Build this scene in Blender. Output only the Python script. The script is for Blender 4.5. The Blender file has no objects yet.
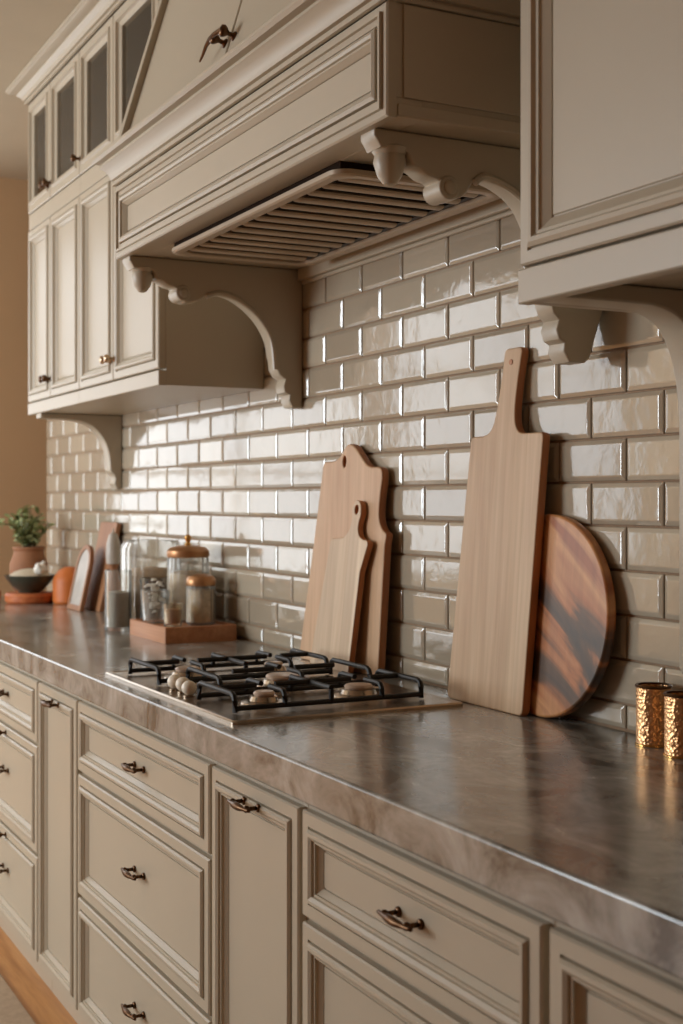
import bpy, bmesh, math, random
from mathutils import Vector, Matrix, noise
random.seed(7)
sc = bpy.context.scene
COL = sc.collection
R = math.radians
PI = math.pi

# ------------------------------------------------------------------ camera
cam_d = bpy.data.cameras.new('camera')
cam = bpy.data.objects.new('camera', cam_d)
COL.objects.link(cam)
cam.location = (0, -1.5, 1.325)
cam.rotation_euler = (R(90), 0, R(62.71))
cam_d.sensor_width = 36
cam_d.sensor_fit = 'AUTO'
cam_d.lens = 1320 / 1024 * 36
cam_d.shift_y = -12 / 1024
cam_d.dof.use_dof = True
cam_d.dof.focus_distance = 2.45
cam_d.dof.aperture_fstop = 5.0
cam_d.clip_start = 0.05
sc.camera = cam

# ------------------------------------------------------------------ light
sc.view_settings.view_transform = 'Standard'
sc.view_settings.look = 'None'
sc.view_settings.exposure = 0.0
sc.view_settings.gamma = 1
sc.view_settings.use_curve_mapping = False
w = bpy.data.worlds.new('world')
sc.world = w
w.use_nodes = True
bg = w.node_tree.nodes['Background']
bg.inputs[0].default_value = (0.75, 0.85, 1.0, 1)
bg.inputs[1].default_value = 1.0

def area(name, loc, rot, sx, sy, power, col):
    d = bpy.data.lights.new(name, 'AREA')
    d.shape = 'RECTANGLE'; d.size = sx; d.size_y = sy
    d.energy = power; d.color = col
    o = bpy.data.objects.new(name, d)
    COL.objects.link(o)
    o.location = loc; o.rotation_euler = rot
    return o
# daylight entering through the two window openings of the left wall; the front lamp and its window are added fill
area('daylight_left_a', (-6.32, -1.15, 1.75), (R(90), 0, R(-90)), 1.4, 1.7, 13, (0.98, 0.97, 0.93))
area('daylight_left_b', (-6.32, -2.85, 1.75), (R(90), 0, R(-90)), 1.6, 1.7, 16, (0.98, 0.97, 0.93))
area('fill_front', (-4.75, -4.62, 1.75), (R(90), 0, 0), 1.8, 1.8, 148, (0.86, 0.95, 1.0))  # fill lamp added to brighten the cabinet fronts

# ------------------------------------------------------------------ materials
MATS = {}
def new_mat(name):
    m = bpy.data.materials.new(name); m.use_nodes = True
    MATS[name] = m
    nt = m.node_tree
    return m, nt, nt.nodes['Principled BSDF']
def srgb(r, g, b):
    f = lambda c: (c/255/12.92) if c/255 <= .04045 else ((c/255+.055)/1.055)**2.4
    return (f(r), f(g), f(b), 1)
def ramp(nt, stops):
    n = nt.nodes.new('ShaderNodeValToRGB')
    e = n.color_ramp.elements
    while len(e) < len(stops): e.new(0.5)
    for el, (p, c) in zip(e, stops): el.position = p; el.color = c
    return n
def coord(nt, scale=(1, 1, 1), kind='Object', rot=(0, 0, 0), loc=(0, 0, 0)):
    tc = nt.nodes.new('ShaderNodeTexCoord'); mp = nt.nodes.new('ShaderNodeMapping')
    mp.inputs['Scale'].default_value = scale; mp.inputs['Rotation'].default_value = rot
    mp.inputs['Location'].default_value = loc
    nt.links.new(tc.outputs[kind], mp.inputs[0])
    return mp
def noise_n(nt, mp, scale, detail=4, rough=.55, dist=0):
    n = nt.nodes.new('ShaderNodeTexNoise')
    n.inputs['Scale'].default_value = scale; n.inputs['Detail'].default_value = detail
    n.inputs['Roughness'].default_value = rough; n.inputs['Distortion'].default_value = dist
    nt.links.new(mp.outputs[0], n.inputs['Vector'])
    return n
def bump(nt, b, src, strength, dist):
    n = nt.nodes.new('ShaderNodeBump')
    n.inputs['Strength'].default_value = strength; n.inputs['Distance'].default_value = dist
    nt.links.new(src, n.inputs['Height']); nt.links.new(n.outputs[0], b.inputs['Normal'])
def plain(name, col, rough=.5, metal=0, spread=.06, nscale=6, bmp=0, bscale=40, coat=0):
    m, nt, b = new_mat(name)
    mp = coord(nt)
    n = noise_n(nt, mp, nscale)
    lo = tuple(c*(1-spread) for c in col[:3])+(1,); hi = tuple(min(1, c*(1+spread)) for c in col[:3])+(1,)
    r = ramp(nt, [(.3, lo), (.7, hi)])
    nt.links.new(n.outputs[0], r.inputs[0]); nt.links.new(r.outputs[0], b.inputs['Base Color'])
    b.inputs['Roughness'].default_value = rough; b.inputs['Metallic'].default_value = metal
    b.inputs['Coat Weight'].default_value = coat
    if bmp:
        n2 = noise_n(nt, mp, bscale); bump(nt, b, n2.outputs[0], bmp, .002)
    return m
def wood(name, c_lo, c_mid, c_hi, axis='Z', scale=1, rough=.5, dist=1.2, stretch=14, bands=None):
    m, nt, b = new_mat(name)
    s = [stretch*scale]*3; s['XYZ'.index(axis)] = scale*.9
    mp = coord(nt, tuple(s))
    n = noise_n(nt, mp, 1.6, 8, .6, dist)
    r = ramp(nt, [(.28, c_lo), (.5, c_mid), (.74, c_hi)])
    nt.links.new(n.outputs[0], r.inputs[0])
    s2 = [stretch*scale*7]*3; s2['XYZ'.index(axis)] = scale*3
    mp2 = coord(nt, tuple(s2)); n2 = noise_n(nt, mp2, 1.2, 3)
    mx = nt.nodes.new('ShaderNodeMix'); mx.data_type = 'RGBA'; mx.blend_type = 'MULTIPLY'
    mx.inputs['Factor'].default_value = .35
    r2 = ramp(nt, [(.35, (.72, .68, .62, 1)), (.6, (1, 1, 1, 1))])
    nt.links.new(n2.outputs[0], r2.inputs[0])
    nt.links.new(r.outputs[0], mx.inputs['A']); nt.links.new(r2.outputs[0], mx.inputs['B'])
    out = mx.outputs['Result']
    if bands:   # glued staves of alternating tone: (period, offset, lightness)
        per, off, tone = bands
        tc = nt.nodes.new('ShaderNodeTexCoord'); sp = nt.nodes.new('ShaderNodeSeparateXYZ')
        nt.links.new(tc.outputs['Object'], sp.inputs[0])
        ma = nt.nodes.new('ShaderNodeMath'); ma.operation = 'DIVIDE'; ma.inputs[1].default_value = per
        nt.links.new(sp.outputs[0], ma.inputs[0])
        mb = nt.nodes.new('ShaderNodeMath'); mb.operation = 'ADD'; mb.inputs[1].default_value = off
        nt.links.new(ma.outputs[0], mb.inputs[0])
        fl = nt.nodes.new('ShaderNodeMath'); fl.operation = 'FLOOR'; nt.links.new(mb.outputs[0], fl.inputs[0])
        wn = nt.nodes.new('ShaderNodeTexWhiteNoise'); wn.noise_dimensions = '1D'
        nt.links.new(fl.outputs[0], wn.inputs['W'])
        r3 = ramp(nt, [(0, (tone, tone*.95, tone*.9, 1)), (1, (1, 1, 1, 1))])
        nt.links.new(wn.outputs[0], r3.inputs[0])
        m2 = nt.nodes.new('ShaderNodeMix'); m2.data_type = 'RGBA'; m2.blend_type = 'MULTIPLY'
        m2.inputs['Factor'].default_value = 1
        nt.links.new(out, m2.inputs['A']); nt.links.new(r3.outputs[0], m2.inputs['B'])
        out = m2.outputs['Result']
    nt.links.new(out, b.inputs['Base Color'])
    b.inputs['Roughness'].default_value = rough
    bump(nt, b, n2.outputs[0], .08, .001)
    return m
def glass(name, tint, gloss=.25, rough=.03, milk=0.0):
    m, nt, b = new_mat(name)
    nt.nodes.remove(b)
    out = nt.nodes['Material Output']
    tr = nt.nodes.new('ShaderNodeBsdfTransparent'); tr.inputs[0].default_value = tint
    gl = nt.nodes.new('ShaderNodeBsdfGlossy'); gl.inputs['Roughness'].default_value = rough
    gl.inputs[0].default_value = (1, 1, 1, 1)
    lw = nt.nodes.new('ShaderNodeLayerWeight'); lw.inputs[0].default_value = gloss
    mx = nt.nodes.new('ShaderNodeMixShader')
    nt.links.new(lw.outputs['Fresnel'], mx.inputs[0]); nt.links.new(tr.outputs[0], mx.inputs[1]); nt.links.new(gl.outputs[0], mx.inputs[2])
    df = nt.nodes.new('ShaderNodeBsdfDiffuse'); df.inputs[0].default_value = (.85, .84, .80, 1)
    m2 = nt.nodes.new('ShaderNodeMixShader'); m2.inputs[0].default_value = milk
    nt.links.new(mx.outputs[0], m2.inputs[1]); nt.links.new(df.outputs[0], m2.inputs[2])
    nt.links.new(m2.outputs[0], out.inputs[0])
    return m

paint = plain('greige_paint', srgb(184, 171, 150), .38, spread=.02, nscale=3, bmp=.04, bscale=60)
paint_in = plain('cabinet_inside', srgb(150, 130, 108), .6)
wallm = plain('wall_paint', srgb(206, 172, 132), .75, spread=.03, nscale=2, bmp=.05)
wallw = plain('warm_bounce_wall', srgb(206, 146, 92), .75, spread=.03, nscale=2, bmp=.05)  # orange given to the unseen walls to warm the bounced light
ceilm = plain('ceiling_paint', srgb(190, 176, 152), .8, spread=.02)
grout = plain('grout', srgb(150, 124, 98), .85, spread=.08, nscale=60)
bronze = plain('aged_bronze', srgb(92, 66, 44), .32, .9, .25, 90)
bronze_pale = plain('pale_bronze', srgb(196, 170, 140), .28, .9, .1, 60)
steel = plain('brushed_steel', srgb(176, 160, 142), .24, .85, .05, 12)
cavity_shade = plain('hood_cavity_shade', srgb(44, 30, 19), .9, .0)  # near black stands for the shade inside the hood recess
cavity_shade.node_tree.nodes['Principled BSDF'].inputs['Specular IOR Level'].default_value = .1
slat_m = plain('painted_slat', srgb(178, 158, 134), .38, .15, .04)
iron = plain('black_cast_iron', srgb(27, 21, 16), .5, .0, .2, 90, .2, 300)
iron.node_tree.nodes['Principled BSDF'].inputs['Specular IOR Level'].default_value = .35
cream = plain('cream_ceramic', srgb(248, 236, 216), .4, spread=.04, nscale=40)
capm = plain('enamel_cap', srgb(214, 188, 166), .35, .2)
copper = plain('copper_lid', srgb(182, 134, 92), .36, .6, .12, 20)
brass = plain('brass', srgb(208, 162, 96), .25, .9, .1, 20)
white = plain('white_ceramic', srgb(226, 220, 208), .4, spread=.03)
marble = plain('grey_marble', srgb(178, 168, 156), .35, spread=.2, nscale=14)
darkbowl = plain('dark_green_stoneware', srgb(66, 66, 54), .35, spread=.12, nscale=20)
terracotta = plain('terracotta', srgb(158, 108, 74), .7, spread=.12, nscale=14, bmp=.2)
orangem = plain('orange_glaze', srgb(206, 112, 48), .5, spread=.1, nscale=8)
orange_wood = wood('orange_wood', srgb(168, 86, 44), srgb(196, 106, 56), srgb(214, 132, 78), 'X', 1)
grain = plain('pale_grain', srgb(206, 192, 168), .8, spread=.15, nscale=160, bmp=.8, bscale=300)
greyg = plain('grey_coarse_salt', srgb(172, 162, 144), .8, spread=.14, nscale=200, bmp=.6, bscale=400)
biscuit = plain('brown_biscuit', srgb(178, 150, 118), .8, spread=.2, nscale=50, bmp=.5, bscale=90)
clear = glass('clear_glass', (.98, .98, .97, 1), .16, .08, .10)
smoke = glass('smoky_glass', (.84, .80, .74, 1), .16, .05, .06)
pane_m = glass('cabinet_glass', (.50, .44, .37, 1), .35, .08)
leafm = plain('leaf_green', srgb(150, 160, 110), .55, spread=.35, nscale=30)
stemm = plain('stem_green', srgb(90, 84, 54), .6)
soil = plain('soil', srgb(58, 42, 30), .9, spread=.3, nscale=80)
rugm = plain('woven_rug', srgb(176, 152, 126), .95, spread=.1, nscale=60, bmp=.6, bscale=200)
floorm = wood('floor_boards', srgb(180, 122, 70), srgb(208, 150, 92), srgb(224, 170, 112), 'X', 1, .4, 1.0, 10)
long_wood = wood('maple_board', srgb(186, 148, 110), srgb(206, 172, 134), srgb(220, 190, 152), 'Z', 1, .48, .6, 12, (.053, .2, .9))
big_wood = wood('beech_board', srgb(188, 144, 106), srgb(202, 162, 124), srgb(212, 174, 136), 'Z', 1, .5, .8, 10)
small_wood = wood('striped_maple', srgb(204, 172, 136), srgb(220, 192, 158), srgb(230, 206, 174), 'Z', 1, .5, .4, 10, (.047, .1, .78))
edge_wood = wood('reddish_edge', srgb(164, 100, 58), srgb(184, 118, 70), srgb(198, 134, 86), 'Z', 1, .45)
tray_wood = wood('tray_wood', srgb(162, 104, 66), srgb(184, 124, 82), srgb(200, 144, 100), 'X', 1, .45)
frame_wood = wood('frame_wood', srgb(138, 92, 60), srgb(158, 108, 72), srgb(176, 126, 88), 'Z', 1, .5)

# figured acacia for the round board: broad dark and orange swirls
acacia, nt, b = new_mat('acacia')
mp = coord(nt, (.30, 1, .95), rot=(0, R(-52), 0), loc=(.13, 0, .05)); mp.vector_type = 'TEXTURE'
wv = noise_n(nt, mp, 2.6, 4, .5, .8)
r = ramp(nt, [(.37, srgb(70, 58, 48)), (.45, srgb(104, 74, 50)), (.50, srgb(184, 114, 64)), (.60, srgb(218, 158, 104)), (.70, srgb(170, 98, 54))])
nt.links.new(wv.outputs[0], r.inputs[0])
mp2 = coord(nt, (60, 60, 5), rot=(0, R(-32), 0)); n2 = noise_n(nt, mp2, 1, 3)
r2 = ramp(nt, [(.35, (.72, .66, .6, 1)), (.6, (1, 1, 1, 1))]); nt.links.new(n2.outputs[0], r2.inputs[0])
mx = nt.nodes.new('ShaderNodeMix'); mx.data_type = 'RGBA'; mx.blend_type = 'MULTIPLY'; mx.inputs['Factor'].default_value = .5
nt.links.new(r.outputs[0], mx.inputs['A']); nt.links.new(r2.outputs[0], mx.inputs['B'])
nt.links.new(mx.outputs['Result'], b.inputs['Base Color']); b.inputs['Roughness'].default_value = .34

# honed, mottled grey brown stone
stone, nt, b = new_mat('mottled_stone')
mp = coord(nt, (1, 1.6, 1), rot=(0, 0, R(25)))
n1 = noise_n(nt, mp, 6.5, 10, .66, 1.0)
r1 = ramp(nt, [(.34, srgb(84, 79, 71)), (.45, srgb(138, 134, 126)), (.56, srgb(164, 160, 152)), (.70, srgb(190, 187, 179))])
nt.links.new(n1.outputs[0], r1.inputs[0])
n2 = noise_n(nt, mp, 26, 6, .7)
r2 = ramp(nt, [(.35, (.78, .76, .74, 1)), (.62, (1, 1, 1, 1))]); nt.links.new(n2.outputs[0], r2.inputs[0])
mx = nt.nodes.new('ShaderNodeMix'); mx.data_type = 'RGBA'; mx.blend_type = 'MULTIPLY'; mx.inputs['Factor'].default_value = .6
nt.links.new(r1.outputs[0], mx.inputs['A']); nt.links.new(r2.outputs[0], mx.inputs['B'])
nt.links.new(mx.outputs['Result'], b.inputs['Base Color'])
b.inputs['Coat Weight'].default_value = .5; b.inputs['Coat Roughness'].default_value = .13
rr = nt.nodes.new('ShaderNodeMapRange'); rr.inputs['To Min'].default_value = .18; rr.inputs['To Max'].default_value = .32
nt.links.new(n1.outputs[0], rr.inputs[0]); nt.links.new(rr.outputs[0], b.inputs['Roughness'])
bump(nt, b, n2.outputs[0], .05, .001)

# glazed tile: colour varies tile by tile, glaze slightly wavy
tile_m, nt, b = new_mat('glazed_tile')
at = nt.nodes.new('ShaderNodeAttribute'); at.attribute_name = 'tone'
r1 = ramp(nt, [(0, srgb(164, 150, 130)), (1, srgb(190, 177, 156))])
nt.links.new(at.outputs['Fac'], r1.inputs[0]); nt.links.new(r1.outputs[0], b.inputs['Base Color'])
b.inputs['Roughness'].default_value = .10; b.inputs['Specular IOR Level'].default_value = .75
b.inputs['Coat Weight'].default_value = .5; b.inputs['Coat Roughness'].default_value = .05
mp = coord(nt); n1 = noise_n(nt, mp, 16, 3, .5, .3)
bump(nt, b, n1.outputs[0], .42, .004)

# hammered copper cup
hammer, nt, b = new_mat('hammered_copper')
mp = coord(nt); v = nt.nodes.new('ShaderNodeTexVoronoi'); v.inputs['Scale'].default_value = 190
nt.links.new(mp.outputs[0], v.inputs['Vector'])
b.inputs['Base Color'].default_value = srgb(222, 172, 122); b.inputs['Metallic'].default_value = 1; b.inputs['Roughness'].default_value = .36
bump(nt, b, v.outputs['Distance'], .55, .003)

# ------------------------------------------------------------------ mesh helpers
def finish(name, bm, m, parent=None, bevel=0, seg=2, smooth=True, ang=32):
    me = bpy.data.meshes.new(name)
    bmesh.ops.recalc_face_normals(bm, faces=bm.faces)
    bm.to_mesh(me); bm.free()
    mats = m if isinstance(m, (list, tuple)) else [m]
    for x in mats: me.materials.append(x)
    if smooth:
        for p in me.polygons: p.use_smooth = True
        me.set_sharp_from_angle(angle=R(ang))
    o = bpy.data.objects.new(name, me)
    COL.objects.link(o)
    if parent: o.parent = parent
    if bevel:
        md = o.modifiers.new('bevel', 'BEVEL'); md.width = bevel; md.segments = seg
        md.limit_method = 'ANGLE'; md.angle_limit = R(35); md.harden_normals = False
    return o
def tag(o, label=None, cat=None, group=None, kind=None):
    if label: o['label'] = label
    if cat: o['category'] = cat
    if group: o['group'] = group
    if kind: o['kind'] = kind
    return o
def thing(name, loc, label, cat, group=None, rz=0):
    o = bpy.data.objects.new(name, None); o.empty_display_size = .05
    COL.objects.link(o); o.location = loc; o.rotation_euler = (0, 0, rz)
    return tag(o, label, cat, group)
def NB(): return bmesh.new()
def box(bm, x0, x1, y0, y1, z0, z1, mi=0):
    v = [bm.verts.new(p) for p in ((x0,y0,z0),(x1,y0,z0),(x1,y1,z0),(x0,y1,z0),(x0,y0,z1),(x1,y0,z1),(x1,y1,z1),(x0,y1,z1))]
    for f in ((0,3,2,1),(4,5,6,7),(0,1,5,4),(1,2,6,5),(2,3,7,6),(3,0,4,7)):
        bm.faces.new([v[i] for i in f]).material_index = mi
def lathe(bm, prof, cx=0, cy=0, n=32, flute=0, fl_n=0, fr=None, mi=0):
    """prof: (radius, z) list; flute: radial ripple amplitude inside z range fr"""
    rings = []
    for r, z in prof:
        if r < 1e-5:
            rings.append([bm.verts.new((cx, cy, z))]); continue
        ring = []
        for i in range(n):
            a = 2*PI*i/n
            rr = r + (flute*math.cos(a*fl_n) if flute and (fr is None or fr[0] <= z <= fr[1]) else 0)
            ring.append(bm.verts.new((cx+rr*math.cos(a), cy+rr*math.sin(a), z)))
        rings.append(ring)
    for A, B in zip(rings, rings[1:]):
        if len(A) == 1 and len(B) == 1: continue
        for i in range(n):
            j = (i+1) % n
            if len(A) == 1: f = bm.faces.new((A[0], B[i], B[j]))
            elif len(B) == 1: f = bm.faces.new((A[i], A[j], B[0]))
            else: f = bm.faces.new((A[i], A[j], B[j], B[i]))
            f.material_index = mi
def tube(bm, pts, rad, n=8, cap=True, squash=1.0):
    pts = [Vector(p) for p in pts]
    if not isinstance(rad, (list, tuple)): rad = [rad]*len(pts)
    rings = []; up = Vector((0, 0, 1))
    for i, p in enumerate(pts):
        t = (pts[min(i+1, len(pts)-1)] - pts[max(i-1, 0)]).normalized()
        a = t.cross(up)
        if a.length < .05: a = t.cross(Vector((0, 1, 0)))
        a.normalize(); b_ = a.cross(t).normalized()
        rings.append([bm.verts.new(p + a*rad[i]*math.cos(2*PI*k/n) + b_*rad[i]*squash*math.sin(2*PI*k/n)) for k in range(n)])
    for A, B in zip(rings, rings[1:]):
        for k in range(n): bm.faces.new((A[k], A[(k+1) % n], B[(k+1) % n], B[k]))
    if cap:
        bm.faces.new(rings[0]); bm.faces.new(rings[-1])
def ball(bm, c, r, sx=1, sy=1, sz=1, u=16, v=10):
    m4 = Matrix.Translation(c) @ Matrix.Diagonal((sx*r, sy*r, sz*r, 1))
    bmesh.ops.create_uvsphere(bm, u_segments=u, v_segments=v, radius=1, matrix=m4)
def panel_front(bm, x0, x1, z0, z1, yb, rings):
    """moulded front facing -y: rings = (inset, y); first ring is the outer edge, last is filled"""
    prev = None
    allr = [(0, yb)] + list(rings)
    for ins, y in allr:
        ring = [bm.verts.new(p) for p in ((x0+ins, y, z0+ins), (x1-ins, y, z0+ins), (x1-ins, y, z1-ins), (x0+ins, y, z1-ins))]
        if prev:
            for k in range(4): bm.faces.new((prev[k], prev[(k+1) % 4], ring[(k+1) % 4], ring[k]))
        else: bm.faces.new(ring[::-1])
        prev = ring
    bm.faces.new(prev)
def front_rings(yf):
    return [(0, yf+.003), (.003, yf), (.022, yf), (.0225, yf+.005), (.0250, yf+.005), (.0255, yf-.002), (.029, yf-.006), (.034, yf-.0065), (.039, yf-.003),
            (.040, yf+.001), (.044, yf+.001), (.0445, yf+.004), (.053, yf+.012), (.0535, yf+.0145), (.0555, yf+.0145), (.056, yf+.012)]
def glaze_frame(bm, x0, x1, z0, z1, yb, yf):
    """open door frame (four rails with inner moulding) facing -y"""
    prof = [(0, yb), (0, yf+.003), (.003, yf), (.026, yf), (.030, yf-.006), (.036, yf-.006), (.038, yf+.001), (.040, yf+.004), (.052, yf+.009), (.052, yb)]
    rings = [[bm.verts.new(p) for p in ((x0+i, y, z0+i), (x1-i, y, z0+i), (x1-i, y, z1-i), (x0+i, y, z1-i))] for i, y in prof]
    for A, B in zip(rings, rings[1:]+rings[:1]):
        for k in range(4): bm.faces.new((A[k], A[(k+1) % 4], B[(k+1) % 4], B[k]))
def crown(bm, x0, x1, yf, yw, prof, ends=(True, True)):
    """moulding swept round a wall unit: prof = (projection, z)"""
    rows = []
    for d, z in prof:
        rows.append([bm.verts.new(p) for p in ((x0-d, yw, z), (x0-d, yf-d, z), (x1+d, yf-d, z), (x1+d, yw, z))])
    for A, B in zip(rows, rows[1:]+rows[:1]):
        for k in range(3): bm.faces.new((A[k], A[k+1], B[k+1], B[k]))
    bm.faces.new([r_[0] for r_ in rows]); bm.faces.new([r_[3] for r_ in rows][::-1])
def catmull(pts, n=6, closed=True):
    out = []; L = len(pts)
    for i in range(L if closed else L-1):
        p0, p1, p2, p3 = (pts[(i-1) % L], pts[i], pts[(i+1) % L], pts[(i+2) % L]) if closed else \
            (pts[max(i-1, 0)], pts[i], pts[i+1], pts[min(i+2, L-1)])
        for k in range(n):
            t = k/n
            out.append(tuple(.5*((2*p1[a]) + (-p0[a]+p2[a])*t + (2*p0[a]-5*p1[a]+4*p2[a]-p3[a])*t*t + (-p0[a]+3*p1[a]-3*p2[a]+p3[a])*t**3) for a in (0, 1)))
    if not closed: out.append(tuple(pts[-1]))
    return out
def plate(name, outlines, thick, bev, m, parent=None, side_mat=None):
    """solid cut from outlines (first is the outside, others are holes) in the local X-Z plane, front at y=0, back at y=thick"""
    cu = bpy.data.curves.new(name, 'CURVE'); cu.dimensions = '2D'; cu.fill_mode = 'BOTH'
    cu.extrude = max(thick/2-bev, .0005); cu.bevel_depth = bev; cu.bevel_resolution = 2; cu.offset = -bev
    for ol in outlines:
        sp = cu.splines.new('POLY'); sp.points.add(len(ol)-1); sp.use_cyclic_u = True
        for p, (x, z) in zip(sp.points, ol): p.co = (x, z, 0, 1)
    tmp = bpy.data.objects.new('tmp', cu); COL.objects.link(tmp)
    dg = bpy.context.evaluated_depsgraph_get(); dg.update()
    me = bpy.data.meshes.new_from_object(tmp.evaluated_get(dg))
    bpy.data.objects.remove(tmp); me.name = name
    me.transform(Matrix.Translation((0, thick/2, 0)) @ Matrix.Rotation(R(90), 4, 'X'))
    me.materials.clear(); me.materials.append(m)
    if side_mat:
        me.materials.append(side_mat)
        for p in me.polygons:
            if abs(p.normal.y) < .6: p.material_index = 1
    else:
        for p in me.polygons: p.material_index = 0
    for p in me.polygons: p.use_smooth = True
    me.set_sharp_from_angle(angle=R(40))
    o = bpy.data.objects.new(name, me); COL.objects.link(o)
    if parent: o.parent = parent
    return o
def copy_tree(o, parent=None):
    c = o.copy(); COL.objects.link(c)
    if parent: c.parent = parent
    for ch in list(o.children): copy_tree(ch, c)
    return c

# ------------------------------------------------------------------ room
XW0, XR, YF, ZC = -6.2, 2.4, -4.5, 2.83
WT = .007      # plane of the wall behind the tiles (tile faces lie at y = 0)
def slab(name, x0, x1, y0, y1, z0, z1, m):
    bm = NB(); box(bm, x0, x1, y0, y1, z0, z1)
    return tag(finish(name, bm, m, smooth=False), kind='structure')
slab('floor', XW0-.2, XR+.2, YF-.2, 1.7, -.1, 0, floorm)
slab('ceiling', XW0-.2, XR+.2, YF-.2, 1.7, ZC, ZC+.1, ceilm)
slab('wall_back', -5.73, XR+.2, WT, .2, 0, ZC, grout)
slab('wall_recess', XW0-.2, -5.5, 1.5, 1.7, 0, ZC, wallm)
slab('wall_return', -5.73, -5.55, .2, 1.5, 0, ZC, wallm)
slab('wall_right', XR, XR+.2, YF, 0, 0, ZC, wallw)
def wall_open(name, axis, c0, c1, a0, a1, holes, m):
    bm = NB()
    def bx(u0, u1, z0, z1):
        if axis == 'x': box(bm, c0, c1, u0, u1, z0, z1)
        else: box(bm, u0, u1, c0, c1, z0, z1)
    cur = a0
    for h0, h1, z0, z1 in holes:
        bx(cur, h0, 0, ZC); bx(h0, h1, 0, z0); bx(h0, h1, z1, ZC); cur = h1
    bx(cur, a1, 0, ZC)
    return tag(finish(name, bm, m, smooth=False), kind='structure')
wall_open('wall_left', 'x', XW0-.2, XW0, YF, 1.5, [(-3.7, -2.02, .9, 2.6), (-1.86, -.42, .9, 2.6)], wallm)
wall_open('wall_front', 'y', YF-.2, YF, XW0-.2, XR+.2, [(-5.7, -3.8, .8, 2.7)], wallw)  # opening added for the front fill lamp
def window(name, axis, c, u0, u1, z0, z1, nu, nv):
    bm = NB()
    def bx(a0, a1, b0, b1, t0, t1):
        if axis == 'x': box(bm, c+t0, c+t1, a0, a1, b0, b1)
        else: box(bm, a0, a1, c+t0, c+t1, b0, b1)
    f = .05
    bx(u0, u0+f, z0, z1, -.03, .03); bx(u1-f, u1, z0, z1, -.03, .03)
    bx(u0+f, u1-f, z0, z0+f, -.03, .03); bx(u0+f, u1-f, z1-f, z1, -.03, .03)
    for i in range(1, nu):
        u = u0+(u1-u0)*i/nu; bx(u-.014, u+.014, z0+f, z1-f, -.015, .015)
    for i in range(1, nv):
        z = z0+(z1-z0)*i/nv; bx(u0+f, u1-f, z-.014, z+.014, -.014, .014)
    return tag(finish(name, bm, white, smooth=False), kind='structure')
window('window_1', 'x', XW0-.06, -1.86, -.42, .9, 2.6, 2, 3)
window('window_2', 'x', XW0-.06, -3.7, -2.02, .9, 2.6, 2, 3)
window('fill_window', 'y', YF-.06, -5.7, -3.8, .8, 2.7, 3, 2)  # unseen window added around the front fill lamp

# tiled splashback: bevelled running bond tiles over the grout plane
bm = NB(); tone = bm.faces.layers.float.new('tone')
PX, PZ, Z0, J0 = .196, .078, 1.435, -1.826
for k in range(-7, 8):
    za, zb = Z0 + PZ*(k-1), Z0 + PZ*k
    if zb < .93 or zb > 1.99: continue
    za = max(za, .922)
    off = J0 + (0 if k % 2 == 0 else PX/2)
    n0 = int((-5.73-off)/PX)-1
    for j in range(n0, n0+36):
        xa, xb = off+PX*j, off+PX*(j+1)
        xa, xb = max(xa, -5.73), min(xb, .6)
        if xb-xa < .02: continue
        g = .0019; e = .0085
        ty, tz = random.gauss(0, .0018), random.gauss(0, .0022); t = random.random()
        def P(x, z, y): 
            return bm.verts.new((x, y + ty*(x-(xa+xb)/2) + tz*(z-(za+zb)/2), z))
        O = [P(x, z, WT-.001) for x, z in ((xa+g, za+g), (xb-g, za+g), (xb-g, zb-g), (xa+g, zb-g))]
        A = [P(x, z, WT-.0035) for x, z in ((xa+g, za+g), (xb-g, za+g), (xb-g, zb-g), (xa+g, zb-g))]
        B = [P(x, z, .0002) for x, z in ((xa+g+e, za+g+e), (xb-g-e, za+g+e), (xb-g-e, zb-g-e), (xa+g+e, zb-g-e))]
        fs = []
        for q in range(4):
            fs.append(bm.faces.new((O[q], O[(q+1) % 4], A[(q+1) % 4], A[q])))
            fs.append(bm.faces.new((A[q], A[(q+1) % 4], B[(q+1) % 4], B[q])))
        fs.append(bm.faces.new(B))
        for f in fs: f[tone] = t
me = bpy.data.meshes.new('wall_backsplash')
bmesh.ops.recalc_face_normals(bm, faces=bm.faces)
for f in bm.faces: pass
bm.to_mesh(me); bm.free(); me.materials.append(tile_m)
o = bpy.data.objects.new('wall_backsplash', me); COL.objects.link(o); tag(o, kind='structure')
bv = o.modifiers.new('bevel', 'BEVEL'); bv.width = .0016; bv.segments = 2; bv.limit_method = 'ANGLE'; bv.angle_limit = R(15)
# check facing: tiles must face the room
if me.polygons[8].normal.y > 0: me.flip_normals()

# ------------------------------------------------------------------ rug
bm = NB(); box(bm, -5.3, .9, -1.75, -.66, .0005, .010)
tag(finish('runner_rug', bm, rugm, bevel=.004), 'beige woven runner rug lying along the foot of the base cabinets', 'rug')

# ------------------------------------------------------------------ worktop
bm = NB(); box(bm, -5.6, .6, -.625, .004, .86, .92)
tag(finish('worktop', bm, stone, bevel=.005, seg=4), 'long mottled grey stone worktop running over all the base cabinets', 'worktop')

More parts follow.
